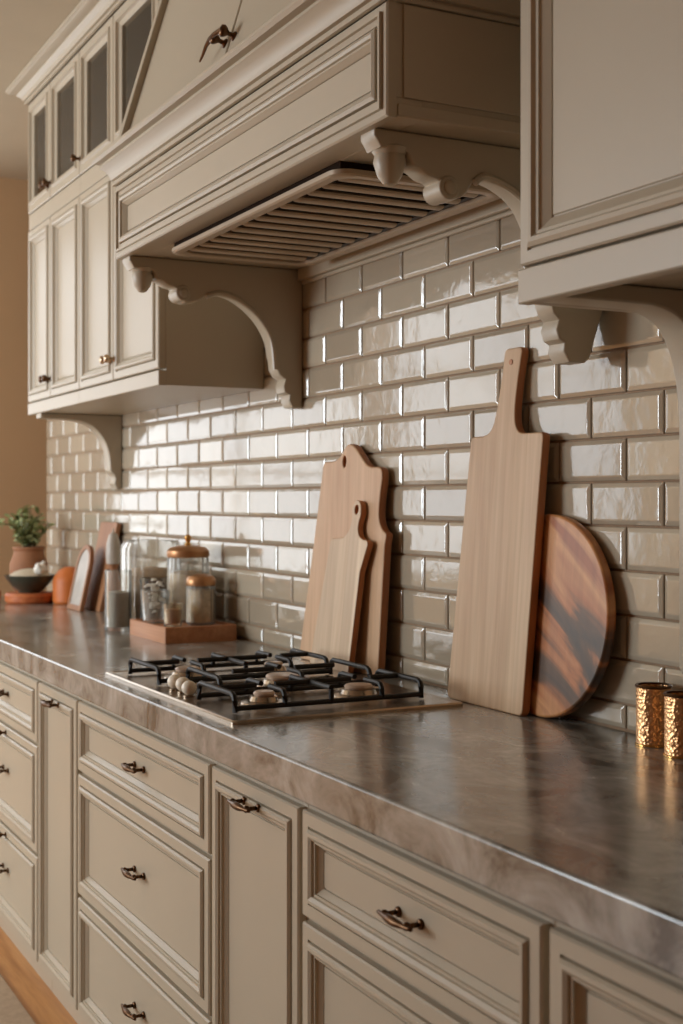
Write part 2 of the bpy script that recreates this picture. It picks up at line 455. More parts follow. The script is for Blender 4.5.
# ------------------------------------------------------------------ handles
def pull_mesh():
    bm = NB()
    for s in (-1, 1):
        tube(bm, [(s*.036, 0, 0), (s*.036, -.004, 0), (s*.036, -.006, 0)], [.009, .009, .005], 12)
        tube(bm, [(s*.036, -.004, 0), (s*.036, -.026, 0)], .0045, 8)
        ball(bm, (s*.036, -.027, 0), .0075)
    pts = [(x, -.028 - .006*math.cos(x/.06*PI/2), 0) for x in [i*.006-.054 for i in range(19)]]
    tube(bm, pts, [.0035+.0045*max(0, math.cos(abs(p[0])/.036*PI/2))**1.0 if abs(p[0]) < .036 else .0045-.0012*(abs(p[0])-.036)/.018 for p in pts], 10)
    me = bpy.data.meshes.new('pull'); bmesh.ops.recalc_face_normals(bm, faces=bm.faces); bm.to_mesh(me); bm.free()
    for p in me.polygons: p.use_smooth = True
    me.materials.append(bronze); return me
PULL = pull_mesh()
def pull(parent, x, y, z, me=None, name='pull', rot=0):
    o = bpy.data.objects.new(name, me or PULL); COL.objects.link(o)
    o.parent = parent; o.location = (x, y, z); o.rotation_euler = (0, rot, 0)
    if me is None: o.scale = (.84, .84, .84)
    return o
def knob_mesh(m=bronze, s=1.0):
    bm = NB()
    prof = [(0, 0), (.010, 0), (.010, .003), (.005, .006), (.0045, .014), (.010, .020), (.013, .026), (.011, .032), (0, .034)]
    lathe(bm, [(r_*s, z*s) for r_, z in prof], n=20)
    bmesh.ops.rotate(bm, verts=bm.verts, matrix=Matrix.Rotation(R(90), 3, 'X'))
    me = bpy.data.meshes.new('knob'); bmesh.ops.recalc_face_normals(bm, faces=bm.faces); bm.to_mesh(me); bm.free()
    for p in me.polygons: p.use_smooth = True
    me.materials.append(m); return me
KNOB = knob_mesh(); KNOB_S = knob_mesh(bronze, .7); KNOB_P = knob_mesh(bronze_pale, 1.0)

# ------------------------------------------------------------------ base cabinets
YB, YFR = -.588, -.603          # carcass front, drawer front
def base_cabinet(x0, x1, fronts, label, extra_knobs=False):
    """fronts: list of (kind, z0, z1)"""
    t = thing('base_cabinet', ((x0+x1)/2, 0, 0), label, 'cabinet')
    h = (x1-x0)/2
    bm = NB(); box(bm, -h+.0005, h-.0005, YB, -.004, .07, .859); box(bm, -h+.0005, h-.0005, YB+.025, -.02, .0, .07)
    finish('body', bm, paint, t, bevel=.0015)
    g = .007
    for kind, z0, z1 in fronts:
        bm = NB(); panel_front(bm, -h+g, h-g, z0, z1, YB-.0002, front_rings(YFR))
        d = finish(kind, bm, paint, t, ang=20)
        yp = YFR if kind == 'door' else YFR+.012
        if kind == 'drawer':
            pull(d, 0, YFR+.0115, (z0+z1)/2 + (.012 if z1-z0 > .2 else .0))
            if extra_knobs and z1-z0 > .2: pull(d, .05, YFR, z1-.016, KNOB_S, 'knob')
        else:
            pull(d, .01, YFR-.004, z1-.030)
    return t
DR = [('drawer', .672, .838), ('drawer', .374, .662), ('drawer', .085, .364)]
DO = [('door', .085, .838)]
base_cabinet(-5.55, -4.93, DO, 'beige base cabinet at the far left end of the run, single door')
base_cabinet(-4.92, -4.345, DO, 'beige base cabinet with one door, second from the far end of the run')
base_cabinet(-4.34, -3.515, DR, 'beige three drawer cabinet cut by the left edge of the photo, beyond the narrow door', True)
base_cabinet(-3.515, -3.138, DO, 'narrow single door base cabinet left of the drawers below the cooktop')
base_cabinet(-3.138, -2.265, DR, 'wide three drawer base cabinet directly below the gas cooktop')
base_cabinet(-2.265, -1.882, DO, 'narrow single door base cabinet right of the drawers under the cooktop')
base_cabinet(-1.882, -1.233, DR, 'three drawer base cabinet in the right foreground below the long cutting board')
base_cabinet(-1.233, -.62, DO, 'single door base cabinet in the bottom right corner below the copper cups')
base_cabinet(-.62, .55, [('drawer', .672, .838), ('drawer', .374, .662), ('drawer', .085, .364)], 'nearest drawer base cabinet at the right end of the worktop')

# ------------------------------------------------------------------ wall cabinets on the left
UY = -.31
def wall_cabinet(x0, xm, x1, label, knobs_top):
    t = thing('wall_cabinet', (x0, 0, 1.635), label, 'cabinet', None)
    W, M = x1-x0, xm-x0
    H = ZC-1.635; zs = .69
    bm = NB()
    yb = UY+.022
    box(bm, .0005, W-.0005, yb, -.0005, 0, zs)
    # open glazed upper part
    box(bm, .0005, .018, yb, -.0005, zs+.0002, 1.135); box(bm, W-.018, W-.0005, yb, -.0005, zs+.0002, 1.135)
    box(bm, .018, W-.018, -.016, -.0005, zs+.0002, 1.135)
    box(bm, .0005, W-.0005, yb, -.0005, 1.1352, H-.001)
    box(bm, M-.012, M+.012, yb, yb+.02, zs+.0002, 1.135)
    body = finish('body', bm, [paint], t, bevel=.0012)
    bm = NB(); box(bm, .0005, W-.0005, UY+.004, yb-.0003, .669, .726)
    finish('middle_rail', bm, paint, t, bevel=.0012)
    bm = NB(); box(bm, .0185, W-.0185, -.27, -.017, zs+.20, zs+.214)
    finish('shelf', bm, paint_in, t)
    bm = NB(); panel_front(bm, -.0005, W, 0-.001, .040, yb-.0002, [(0, UY+.002), (.002, UY)])
    finish('bottom_rail', bm, paint, t)
    for i, (a, b_) in enumerate(((0, M), (M, W))):
        bm = NB(); panel_front(bm, a+.003, b_-.003, .045, .665, yb-.0002, front_rings(UY))
        d = finish('door', bm, paint, t, ang=20)
        pull(d, (b_-.022) if i == 0 else (a+.022), UY-.001, .105, KNOB_P if x1 > -3.6 else KNOB, 'knob')
        bm = NB(); glaze_frame(bm, a+.003, b_-.003, .73, 1.128, yb-.0002, UY)
        d = finish('glass_door', bm, paint, t, ang=20)
        bm = NB(); box(bm, a+.05, b_-.05, UY+.010, UY+.013, .777, 1.081)
        finish('pane', bm, pane_m, d)
        kx = knobs_top[i]
        if kx: pull(d, (b_-.022) if kx > 0 else (a+.022), UY-.001, .775, KNOB, 'knob')
    return t
wall_cabinet(-4.80, -4.49, -4.135, 'tall greige wall cabinet at the far left, glass doors above panel doors', (1, -1))
wall_cabinet(-4.135, -3.78, -3.38, 'tall greige wall cabinet beside the range hood, glass doors above panel doors', (-1, 1))
bm = NB()
crown(bm, -4.80, -3.38, UY, -.001, [(.001, 2.765), (.010, 2.765), (.010, 2.773), (.006, 2.775), (.006, 2.778), (.014, 2.780), (.020, 2.790), (.034, 2.801), (.034, 2.804), (.050, 2.808), (.060, 2.812), (.060, 2.815), (.066, 2.817), (.066, 2.828), (.001, 2.828)])
tag(finish('crown_moulding', bm, paint, ang=20), 'stepped greige crown moulding along the ceiling over the left wall cabinets', 'moulding')

# brackets: flat board cut with an arch, in the y-z plane
def bracket(name, xn, thick, outline, label, parts=None):
    t = thing(name, (xn, 0, 0), label, 'bracket')
    o = plate('arched_board', [[(p[0], p[1]) for p in outline]], thick, .004, paint, t)
    # local X (outline first coordinate) -> world y ; local y (thickness) -> -x
    o.matrix_basis = Matrix(((0, -1, 0, 0), (1, 0, 0, 0), (0, 0, 1, 0), (0, 0, 0, 1)))
    return t
arch_l = [(-.0008, 1.634), (-.0008, 1.366), (-.020, 1.366), (-.030, 1.385), (-.026, 1.40)] + \
    catmull([(-.030, 1.415), (-.044, 1.432), (-.046, 1.456), (-.052, 1.50), (-.070, 1.545), (-.105, 1.585), (-.150, 1.606), (-.21, 1.614), (-.288, 1.616)], 5, False) + [(-.300, 1.618), (-.300, 1.634)]
bracket('shelf_bracket', -4.655, .065, arch_l, 'arched wooden bracket under the far left wall cabinet')

# ------------------------------------------------------------------ range hood
HX0, HX1, HY, HZ0, HZ1 = -3.185, -1.805, -.49, 1.929, 2.108
hood = thing('range_hood', ((HX0+HX1)/2, 0, HZ0), 'large greige range hood with moulded front panel hanging over the cooktop', 'range hood')
cx = (HX0+HX1)/2
hw = (HX1-HX0)/2
H1 = HZ1-HZ0
bm = NB()
# canopy: hollow underside with a rectangular opening for the filter
fx0, fx1, fy0, fy1 = -2.95-cx, -2.09-cx, -.425, -.072
box(bm, -hw, hw, HY+.018, -.001, .03, H1)
box(bm, -hw, hw, HY+.018, fy0, 0, .03); box(bm, -hw, hw, fy1, -.001, 0, .03)
box(bm, -hw, fx0, fy0, fy1, 0, .03); box(bm, fx1, hw, fy0, fy1, 0, .03)
finish('canopy', bm, paint, hood, bevel=.001)
bm = NB()
panel_front(bm, -hw-.002, hw+.002, -.003, H1, HY+.0178, [(0, HY+.003), (.003, HY), (.014, HY), (.0145, HY-.006), (.020, HY-.006), (.0205, HY), (.031, HY), (.0315, HY+.007), (.0345, HY+.007), (.035, HY-.003), (.041, HY-.006), (.046, HY-.004), (.047, HY+.001), (.050, HY+.001), (.058, HY+.011), (.0585, HY+.014), (.0605, HY+.014), (.061, HY+.011)])
finish('front_panel', bm, paint, hood, ang=20)
bm = NB()   # raised field on the right side
box(bm, hw+.0002, hw+.004, HY+.030, -.006, .030, H1-.002); box(bm, hw+.0002, hw+.003, HY+.02, -.006, .001, .020)
finish('side_trim', bm, paint, hood, bevel=.001)
bm = NB()
crown(bm, -hw, hw, HY, -.001, [(.0, H1), (.008, H1), (.008, H1+.007), (.004, H1+.009), (.004, H1+.012), (.011, H1+.014), (.012, H1+.020), (.016, H1+.030), (.024, H1+.040), (.034, H1+.047), (.034, H1+.051), (.030, H1+.053), (.030, H1+.056), (.044, H1+.058), (.050, H1+.064), (.050, H1+.070), (.044, H1+.076), (.030, H1+.077), (.030, H1+.082), (.0, H1+.084)])
finish('cornice', bm, paint, hood, ang=25)
# leaning upper housing, with two door leaves
zt = ZC-HZ0-.001; z0 = H1+.084; yb0 = HY+.012; slope = .30; yt = yb0+slope*(zt-z0)
ux = hw-.02
bm = NB()
v = [bm.verts.new(p) for p in ((-ux, yb0, z0), (ux, yb0, z0), (ux, -.001, z0), (-ux, -.001, z0), (-ux, yt, zt), (ux, yt, zt), (ux, -.001, zt), (-ux, -.001, zt))]
for f in ((0,3,2,1),(4,5,6,7),(0,1,5,4),(1,2,6,5),(2,3,7,6),(3,0,4,7)): bm.faces.new([v[i] for i in f])
finish('upper_housing', bm, paint, hood, bevel=.002)
L = math.hypot(zt-z0, yt-yb0); lean = -math.atan2(yt-yb0, zt-z0)
def on_slope(o):
    o.location = (0, yb0-.0003, z0); o.rotation_euler = (lean, 0, 0)
for s in (-1, 1):
    bm = NB()
    for a, b_, d in ((0, .016, .022), (.016, .028, .006), (.028, .044, .026), (.044, .054, .010)):
        xa, xb = (-ux+a, -ux+b_) if s < 0 else (ux-b_, ux-a)
        box(bm, xa, xb, -d, 0, .004, L-.004)
    o = finish('corner_trim', bm, paint, hood, bevel=.0025); on_slope(o)
    bm = NB(); xa, xb = (-ux+.060, -.005) if s < 0 else (.005, ux-.060)
    panel_front(bm, xa, xb, .006, L-.006, -.0002, [(0, -.009), (.002, -.011)])
    d = finish('hood_door', bm, paint, hood); on_slope(d)
    k = pull(d, s*.024, -.011, .070, KNOB, 'knob')
bm = NB(); tube(bm, [(.028, -.040, .070), (.0, -.046, .066), (-.03, -.042, .068), (-.055, -.040, .062), (-.075, -.036, .048), (-.09, -.034, .040)], [.006, .005, .006, .004, .003, .002], 8)
o = finish('latch', bm, bronze, hood); on_slope(o)
# filter insert
bm = NB()
def rrect(x0, x1, y0, y1, r_, n=5):
    out = []
    for cx_, cy_, a0 in ((x1-r_, y1-r_, 0), (x0+r_, y1-r_, 90), (x0+r_, y0+r_, 180), (x1-r_, y0+r_, 270)):
        for i in range(n+1):
            a = R(a0+90*i/n); out.append((cx_+r_*math.cos(a), cy_+r_*math.sin(a)))
    return out
rings = []
for ins, z in ((-.010, -.014), (-.010, -.022), (-.006, -.025), (.012, -.025), (.016, -.022), (.016, -.014)):
    rr_ = rrect(fx0+ins, fx1-ins, fy0+ins, fy1-ins, .035-min(ins, 0)*0)
    rings.append([bm.verts.new((x, y, z)) for x, y in rr_])
for A, B in zip(rings, rings[1:]+rings[:1]):
    n = len(A)
    for k in range(n): bm.faces.new((A[k], A[(k+1) % n], B[(k+1) % n], B[k]))
finish('filter_frame', bm, slat_m, hood, ang=30)
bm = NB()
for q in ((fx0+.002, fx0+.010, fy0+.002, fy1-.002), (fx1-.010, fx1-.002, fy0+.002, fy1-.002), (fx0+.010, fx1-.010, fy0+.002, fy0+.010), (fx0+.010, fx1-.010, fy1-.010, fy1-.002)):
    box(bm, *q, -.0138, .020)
finish('filter_gap_shade', bm, cavity_shade, hood)  # dark strips added as the shadow line above the frame
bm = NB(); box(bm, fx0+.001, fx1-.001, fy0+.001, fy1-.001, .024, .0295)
finish('filter_back_shade', bm, cavity_shade, hood)  # shade between the slats put into a dark sheet
ns = 13
for i in range(ns):
    x = fx0+.05+(fx1-fx0-.10)*i/(ns-1)
    bm = NB()
    tube(bm, [(x, fy0+.016, -.008), (x, fy0+.03, -.016), (x, fy1-.035, -.016)], .0145, 10, squash=.42)
    finish('filter_slat', bm, slat_m, hood)
bm = NB()
box(bm, fx0+.03, fx1-.03, fy1-.034, fy1-.018, -.016, -.004)
finish('filter_rail', bm, iron, hood)

# hood brackets: corbel shaped boards with acorn drops
hb = [(-.0008, HZ0-.001), (-.0008, 1.567), (-.030, 1.567), (-.040, 1.585), (-.038, 1.600), (-.052, 1.606), (-.056, 1.622), (-.050, 1.640), (-.066, 1.650), (-.076, 1.668), (-.078, 1.690)] + \
    catmull([(-.082, 1.70), (-.088, 1.735), (-.108, 1.775), (-.142, 1.812), (-.190, 1.842), (-.235, 1.852), (-.270, 1.842), (-.290, 1.828)], 5, False) + \
    catmull([(-.300, 1.826), (-.325, 1.822), (-.345, 1.836), (-.352, 1.856), (-.372, 1.862), (-.388, 1.872), (-.402, 1.876), (-.412, 1.895)], 4, False) + \
    [(-.440, 1.898), (-.462, 1.898), (-.468, 1.908), (-.474, 1.916), (-.474, HZ0-.001)]
hb_r = [(-.0008, HZ0-.001), (-.0008, 1.69), (-.040, 1.575), (-.050, 1.567), (-.084, 1.567), (-.096, 1.585), (-.094, 1.600), (-.106, 1.606), (-.112, 1.622), (-.106, 1.640), (-.118, 1.650), (-.124, 1.668), (-.126, 1.690)] + \
    catmull([(-.130, 1.71), (-.138, 1.75), (-.155, 1.80), (-.180, 1.838), (-.218, 1.862), (-.262, 1.872), (-.285, 1.858), (-.296, 1.842)], 5, False) + \
    catmull([(-.304, 1.834), (-.325, 1.828), (-.345, 1.838), (-.352, 1.856), (-.372, 1.862), (-.388, 1.872), (-.402, 1.876), (-.412, 1.895)], 4, False) + \
    [(-.440, 1.898), (-.462, 1.898), (-.468, 1.908), (-.474, 1.916), (-.474, HZ0-.001)]
def hood_bracket(xn, thick, label, outline=hb, bead=((-.080, 1.665), (-.088, 1.735), (-.108, 1.775), (-.142, 1.812), (-.190, 1.842), (-.235, 1.852), (-.272, 1.842))):
    t = bracket('hood_bracket', xn, thick, outline, label)
    bm = NB()   # rounded bead that follows the arch
    pts = catmull(list(bead), 5, False)
    tube(bm, [(.001, y, z-.001) for y, z in pts], .007, 8)
    finish('arch_bead', bm, paint, t)
    bm = NB(); lathe(bm, [(0, -.050), (.009, -.047), (.017, -.036), (.023, -.016), (.021, -.006), (.024, -.002), (.026, .003), (.018, .008), (0, .008)], n=24)
    o = finish('acorn_drop', bm, paint, t); o.location = (-thick/2, -.432, 1.899); o.scale = (1.2, 1.2, 1.15)
    bm = NB(); tube(bm, [(-thick-.003, 0, 0), (.004, 0, 0)], .020, 20); tube(bm, [(.004, 0, 0), (.009, 0, 0)], [.014, .008], 16)
    o = finish('scroll', bm, paint, t, bevel=.003); o.location = (0, -.333, 1.845)
    return t
hood_bracket(-3.128, .055, 'scrolled corbel bracket under the far left end of the range hood')
hood_bracket(-1.872, .050, 'scrolled corbel bracket under the near right end of the range hood', hb_r,
    ((-.128, 1.70), (-.138, 1.75), (-.155, 1.80), (-.180, 1.838), (-.218, 1.862), (-.262, 1.872), (-.283, 1.860)))
bm = NB()
box(bm, -3.12, -1.97, -.020, -.0005, 1.898, 1.9285); box(bm, -3.12, -1.97, -.010, -.0006, 1.888, 1.898)
tag(finish('trim_1', bm, paint, bevel=.003), kind='structure')

# ------------------------------------------------------------------ right wall cabinet
RY = -.36
rc = thing('wall_cabinet', (-1.634, 0, 1.619), 'greige panelled wall cabinet in the upper right foreground, nearest the camera', 'cabinet')
Hh = ZC-1.619-.001
bm = NB(); box(bm, 0, 1.9, RY+.022, -.0005, .028, Hh); box(bm, 0, .018, RY+.022, -.0005, .0, .028)
finish('body', bm, paint, rc, bevel=.0012)
bm = NB(); panel_front(bm, -.001, 1.9, -.001, .050, RY+.0218, [(0, RY+.002), (.002, RY)])
finish('bottom_rail', bm, paint, rc)
def rrings(yf):
    return [(0, yf+.003), (.003, yf), (.020, yf), (.0205, yf+.005), (.0235, yf+.005), (.024, yf-.003), (.030, yf-.007), (.037, yf-.006), (.041, yf), (.046, yf+.001), (.0465, yf+.004), (.062, yf+.013), (.0625, yf+.016), (.065, yf+.016), (.066, yf+.013)]
for a, b_, kx in ((.004, .433, .406), (.439, .858, .466), (.856, 1.37, 1.34), (1.376, 1.89, 1.41)):
    bm = NB(); panel_front(bm, a, b_, .055, Hh-.10, RY+.0218, rrings(RY))
    d = finish('door', bm, paint, rc, ang=20)
    pull(d, kx, RY-.001, .103, KNOB_P, 'knob')
bm = NB(); crown(bm, .0, 1.9, RY+.02, -.001, [(.0, Hh-.09), (.03, Hh-.09), (.035, Hh-.06), (.07, Hh-.03), (.08, Hh-.001), (.0, Hh-.001)])
finish('cornice', bm, paint, rc, ang=20)
arch_r = [(-.0008, 1.646), (-.0008, 1.035), (-.045, 1.035), (-.056, 1.045), (-.064, 1.060)] + \
    catmull([(-.064, 1.30), (-.064, 1.42), (-.068, 1.49), (-.080, 1.545), (-.100, 1.585), (-.125, 1.606), (-.160, 1.617), (-.20, 1.619), (-.335, 1.619)], 5, False) + [(-.335, 1.646)]
bracket('shelf_bracket', -1.552, .065, arch_r, 'arched bracket with a long leg under the right foreground wall cabinet')

# ------------------------------------------------------------------ gas cooktop
ct = thing('gas_cooktop', (-2.582, -.341, .92), 'stainless gas cooktop with black cast iron grates set in the worktop', 'cooktop')
cw, cd = .388, .246
bm = NB()
rings = []
for ins, z in ((0, .0), (0, .005), (.003, .008), (.010, .008), (.014, .0065)):
    rings.append([bm.verts.new((x, y, z)) for x, y in rrect(-cw+ins, cw-ins, -cd+ins, cd-ins, .010)])
bm.faces.new(rings[0][::-1])
for A, B in zip(rings, rings[1:]):
    n = len(A)
    for k in range(n): bm.faces.new((A[k], A[(k+1) % n], B[(k+1) % n], B[k]))
bm.faces.new(rings[-1])
finish('steel_plate', bm, steel, ct, ang=30)
GZ = .043
def grate(x0, x1, y0, y1, burners):
    bm = NB(); r_ = .0055
    def bar(p, q, rr=r_): tube(bm, [p, q], rr, 8)
    def arch(pts): tube(bm, pts, r_, 8)
    # two end hoops (bent bars that come down as feet) and two long side rails
    for y in (y0, y1):
        arch([(x0, y, .009), (x0, y, GZ-.012), (x0+.004, y, GZ-.004), (x0+.012, y, GZ), (x1-.012, y, GZ), (x1-.004, y, GZ-.004), (x1, y, GZ-.012), (x1, y, .009)])
    for x in (x0, x1):
        bar((x, y0, .016), (x, y1, .016), .005)
    xm = (x0+x1)/2
    ym = (y0+y1)/2
    if len(burners) > 1:
        for x in (x0, x1): bar((x, ym, .012), (x, ym, GZ-.004))
        bar((x0, ym, GZ-.001), (x1, ym, GZ-.001))
    for by, R_ in burners:
        for s in (-1, 1):
            e = x0 if s < 0 else x1
            arch([(e, by, .016), (e, by, GZ-.010), (e-s*.006, by, GZ-.002), (e-s*.014, by, GZ), (xm+s*R_*.45, by, GZ)])
            lim = {(-1): max(y0, by-.12), 1: min(y1, by+.12)}[s]
            arch([(xm, lim, GZ), (xm, by+s*R_*.45, GZ)])
    return finish('grate', bm, iron, ct)
grate(.122, .305, -.208, .195, [(-.105, .045), (.105, .05)])
grate(-.095, .090, -.150, .195, [(.035, .055)])
grate(-.310, -.115, -.208, .195, [(-.105, .05), (.105, .04)])
bm_b = None
for bx_, by_, br in ((.208, -.105, .026), (.208, .105, .034), (-.003, .035, .044), (-.212, -.105, .034), (-.212, .105, .026)):
    bm = NB(); lathe(bm, [(0, .0066), (br+.022, .0066), (br+.020, .010), (br+.004, .012), (br, .020), (br-.004, .022), (0, .022)], bx_, by_, 28, .0)
    bn = finish('burner', bm, steel, ct)
    bm = NB(); lathe(bm, [(0, .0222), (br-.006, .0222), (br-.004, .026), (br-.008, .030), (0, .031)], bx_, by_, 24)
    finish('burner_cap', bm, capm, bn)
for kx, ky in ((-.040, -.200), (.004, -.198), (.060, -.206)):
    bm = NB(); ball(bm, (kx, ky, .024), .0155, 1, 1, .95, 20, 14)
    kb = finish('knob', bm, cream, ct)
    bm = NB(); lathe(bm, [(0, .0068), (.012, .0068), (.012, .009), (.006, .011), (.006, .016), (0, .016)], kx, ky, 16)
    finish('knob_base', bm, steel, kb)

# ------------------------------------------------------------------ cutting boards
def lean_board(name, x, y, slope_, outlines, thick, m, label, side=None, bev=.003, ang=0):
    t = plate(name, outlines, thick, bev, m, None, side)
    t.location = (x, y, .9206); t.rotation_euler = (-math.atan(slope_), 0, 0)
    return tag(t, label, 'cutting board', 'cutting boards against the splashback')
def arc(cx_, cz_, r_, a0, a1, n=8, rz=None):
    return [(cx_+r_*math.cos(R(a0+(a1-a0)*i/n)), cz_+(rz or r_)*math.sin(R(a0+(a1-a0)*i/n))) for i in range(n+1)]
# long paddle board (x relative to -2.166)
ox = -2.166
lo = arc(-.121, .012, .012, 180, 270, 3) + arc(.120, .012, .012, 270, 360, 3) + arc(.134, .524, .010, 0, 90, 3) + \
    catmull([(.098, .534), (.066, .537), (.050, .556), (.046, .590), (.050, .640)], 4, False) + \
    arc(.048, .694, .010, 0, 90, 3) + arc(.008, .694, .010, 90, 180, 3) + \
    catmull([(-.006, .650), (-.014, .600), (-.024, .560), (-.040, .540), (-.062, .534)], 4, False) + arc(-.094, .524, .010, 90, 180, 3)
lb = lean_board('paddle_board', ox, -.072, .075, [lo], .018, long_wood, 'tall pale rectangular paddle cutting board leaning right of the cooktop', edge_wood)
bm = NB(); lathe(bm, [(0, 0), (.0055, 0), (.0055, .0012), (.003, .0016), (0, .0010)], n=16)
bmesh.ops.rotate(bm, verts=bm.verts, matrix=Matrix.Rotation(R(90), 3, 'X'))
o = finish('hanging_hole_plug', bm, edge_wood, lb); o.location = (.024, -.0003, .676)
# round board
rb = lean_board('round_board', -2.018, -.0485, .071, [arc(0, .19, .1895, -90, 262, 70)], .020, acacia, 'round dark figured wood board behind the tall paddle board', None, .005)
# scalloped big board (x relative to -2.84)
ox = -2.84
half = [(-.192, .012), (-.150, .350), (-.118, .495)]
bo = arc(-.197, .012, .012, 180, 270, 3) + arc(.196, .012, .012, 270, 360, 3) + \
    [(.216, .300)] + arc(.212, .322, .010, 0, 90, 3) + \
    catmull([(.204, .336), (.190, .350), (.182, .375), (.186, .420), (.192, .455), (.186, .476), (.164, .482), (.138, .482), (.112, .490), (.086, .508), (.058, .528), (.028, .540), (.0, .532), (-.020, .514), (-.050, .502), (-.085, .500)], 4, False) + \
    arc(-.103, .488, .012, 90, 180, 3) + [(-.150, .300)]
hole = [(x, z) for x, z in arc(.0, .498, .009, 0, 345, 16, .014)]
lean_board('scalloped_board', ox, -.050, .045, [bo, hole], .020, big_wood, 'large scalloped cutting board standing behind the small striped one', edge_wood, .004)
# small board (x relative to -2.80)
ox = -2.80
so = arc(-.098, .010, .010, 180, 270, 3) + arc(.086, .010, .010, 270, 360, 3) + [(.110, .24)] + arc(.124, .302, .012, 0, 90, 3) + \
    catmull([(.112, .314), (.092, .322), (.082, .338), (.084, .356), (.090, .372), (.086, .395), (.070, .406), (.052, .400), (.044, .384), (.048, .366), (.046, .350), (.034, .330), (.010, .316)], 4, False) + \
    arc(-.042, .302, .012, 90, 180, 3)
hole2 = arc(.067, .384, .0095, 0, 345, 16, .011)
lean_board('small_paddle_board', ox, -.089, .10, [so, hole2], .016, small_wood, 'small striped pale paddle board leaning in front of the scalloped board', edge_wood, .0025)

# ------------------------------------------------------------------ copper cups
def cup(x, y, label):
    t = thing('copper_cup', (x, y, .9203), label, 'cup', 'hammered copper cups on the worktop')
    bm = NB(); r_ = .0285
    lathe(bm, [(0, 0), (r_-.002, 0), (r_+.0005, .002), (r_, .005), (r_, .098), (r_-.0025, .098), (r_-.0025, .006), (0, .005)], n=40)
    finish('cup_body', bm, hammer, t)
    bm = NB(); lathe(bm, [(r_+.0003, .095), (r_+.0022, .0975), (r_+.0005, .100), (r_-.003, .0995), (r_-.0028, .0965)], n=40)
    finish('rim', bm, bronze, t)
    bm = NB(); lathe(bm, [(r_+.0003, .004), (r_+.0018, .003), (r_+.0018, .0003), (r_-.004, .0001)], n=40)
    finish('base_ring', bm, brass, t)
cup(-1.704, -.040, 'hammered copper cup farther from the camera, behind the other copper cup')
cup(-1.607, -.064, 'hammered copper cup cut by the right edge of the photo')

# ------------------------------------------------------------------ tray and its contents
ty0, ty1, tx0, tx1 = -.242, -.022, -3.835, -3.520
tr = thing('serving_tray', ((tx0+tx1)/2, (ty0+ty1)/2, .9203), 'reddish wooden block tray on the worktop carrying canisters and glasses', 'tray')
a, b_ = (tx1-tx0)/2, (ty1-ty0)/2
bm = NB()
rings = []
for ins, z in ((0, 0), (0, .044), (.002, .046), (.012, .046), (.016, .040), (.016, .040)):
    rings.append([bm.verts.new((x, y, z)) for x, y in rrect(-a+ins, a-ins, -b_+ins, b_-ins, .006, 3)])
bm.faces.new(rings[0][::-1])
for A, B in zip(rings[:-1], rings[1:-1]):
    n = len(A)
    for k in range(n): bm.faces.new((A[k], A[(k+1) % n], B[(k+1) % n], B[k]))
bm.faces.new(rings[-2])
finish('tray_block', bm, tray_wood, tr, ang=30)
TZ = .9205+.040
def canister(x, y, r_, h, lid_h, finial, label, content=None, name='glass_canister', z=TZ):
    t = thing(name, (x, y, z), label, 'canister')
    bm = NB()
    lathe(bm, [(0, .001), (r_*.94, .001), (r_, .006), (r_, h-.004), (r_*.97, h), (r_*.95, h), (r_*.95, .008), (0, .006)], n=96, flute=r_*.045, fl_n=16, fr=(.004, h-.003))
    finish('glass_body', bm, clear, t, ang=60)
    if content:
        m, ch = content
        bm = NB(); lathe(bm, [(0, .0085), (r_*.88, .0085), (r_*.88, ch*.96), (r_*.6, ch), (0, ch*1.01)], n=32)
        finish('contents', bm, m, t)
    bm = NB()
    lathe(bm, [(0, h+.0005), (r_*1.04, h+.0005), (r_*1.08, h+.006), (r_*1.06, h+lid_h*.55), (r_*.9, h+lid_h*.82), (r_*.45, h+lid_h), (0, h+lid_h)], n=48)
    lid = finish('lid', bm, copper, t)
    if finial:
        bm = NB(); z_ = h+lid_h
        lathe(bm, [(0, z_), (.011, z_), (.008, z_+.005), (.006, z_+.010), (.010, z_+.018), (.010, z_+.026), (.006, z_+.032), (0, z_+.034)], n=20)
        finish('finial', bm, brass, lid)
    return t
canister(-3.745, -.088, .060, .192, .036, True, 'tall ribbed glass canister with copper lid and finial on the wooden tray', (plain('amber_sugar', srgb(206, 186, 156), .7, spread=.2, nscale=50), .15))
canister(-3.628, -.092, .041, .114, .034, False, 'short ribbed glass canister with copper lid at the right of the tray', (plain('pale_pasta', srgb(206, 186, 156), .7, spread=.2, nscale=60), .105))
def tumbler(name, x, y, r_, h, z, label, cat, m=clear, flare=1.0, n_fl=20):
    t = thing(name, (x, y, z), label, cat)
    bm = NB()
    lathe(bm, [(0, .0008), (r_*.86, .0008), (r_*.9, .004), (r_*flare, h), (r_*flare-.0025, h), (r_*.9-.0025, .010), (0, .010)], n=80, flute=r_*.02, fl_n=n_fl, fr=(.006, h-.004))
    finish('glass_body', bm, m, t, ang=60)
    return t
t = tumbler('flower_glass', -3.735, -.196, .040, .098, TZ, 'glass tumbler holding small white blossoms on the tray front left', 'glass', flare=1.08)
bm = NB()
for i in range(34):
    a_ = random.uniform(0, 2*PI); q = random.uniform(.0, .026); zz = random.uniform(.03, .128)
    c = Vector((q*math.cos(a_), q*math.sin(a_), zz))
    for k in range(5):
        b2 = a_+k*2*PI/5
        ball(bm, c+Vector((.0055*math.cos(b2), .0055*math.sin(b2), .001*k)), .0048, 1, 1, .55, 8, 6)
finish('blossoms', bm, white, t)
bm = NB()
for i in range(4):
    a_ = i*2*PI/4
    tube(bm, [(.010*math.cos(a_), .010*math.sin(a_), .012), (.018*math.cos(a_+.4), .018*math.sin(a_+.4), .095)], .0013, 6)
finish('stems', bm, stemm, t)
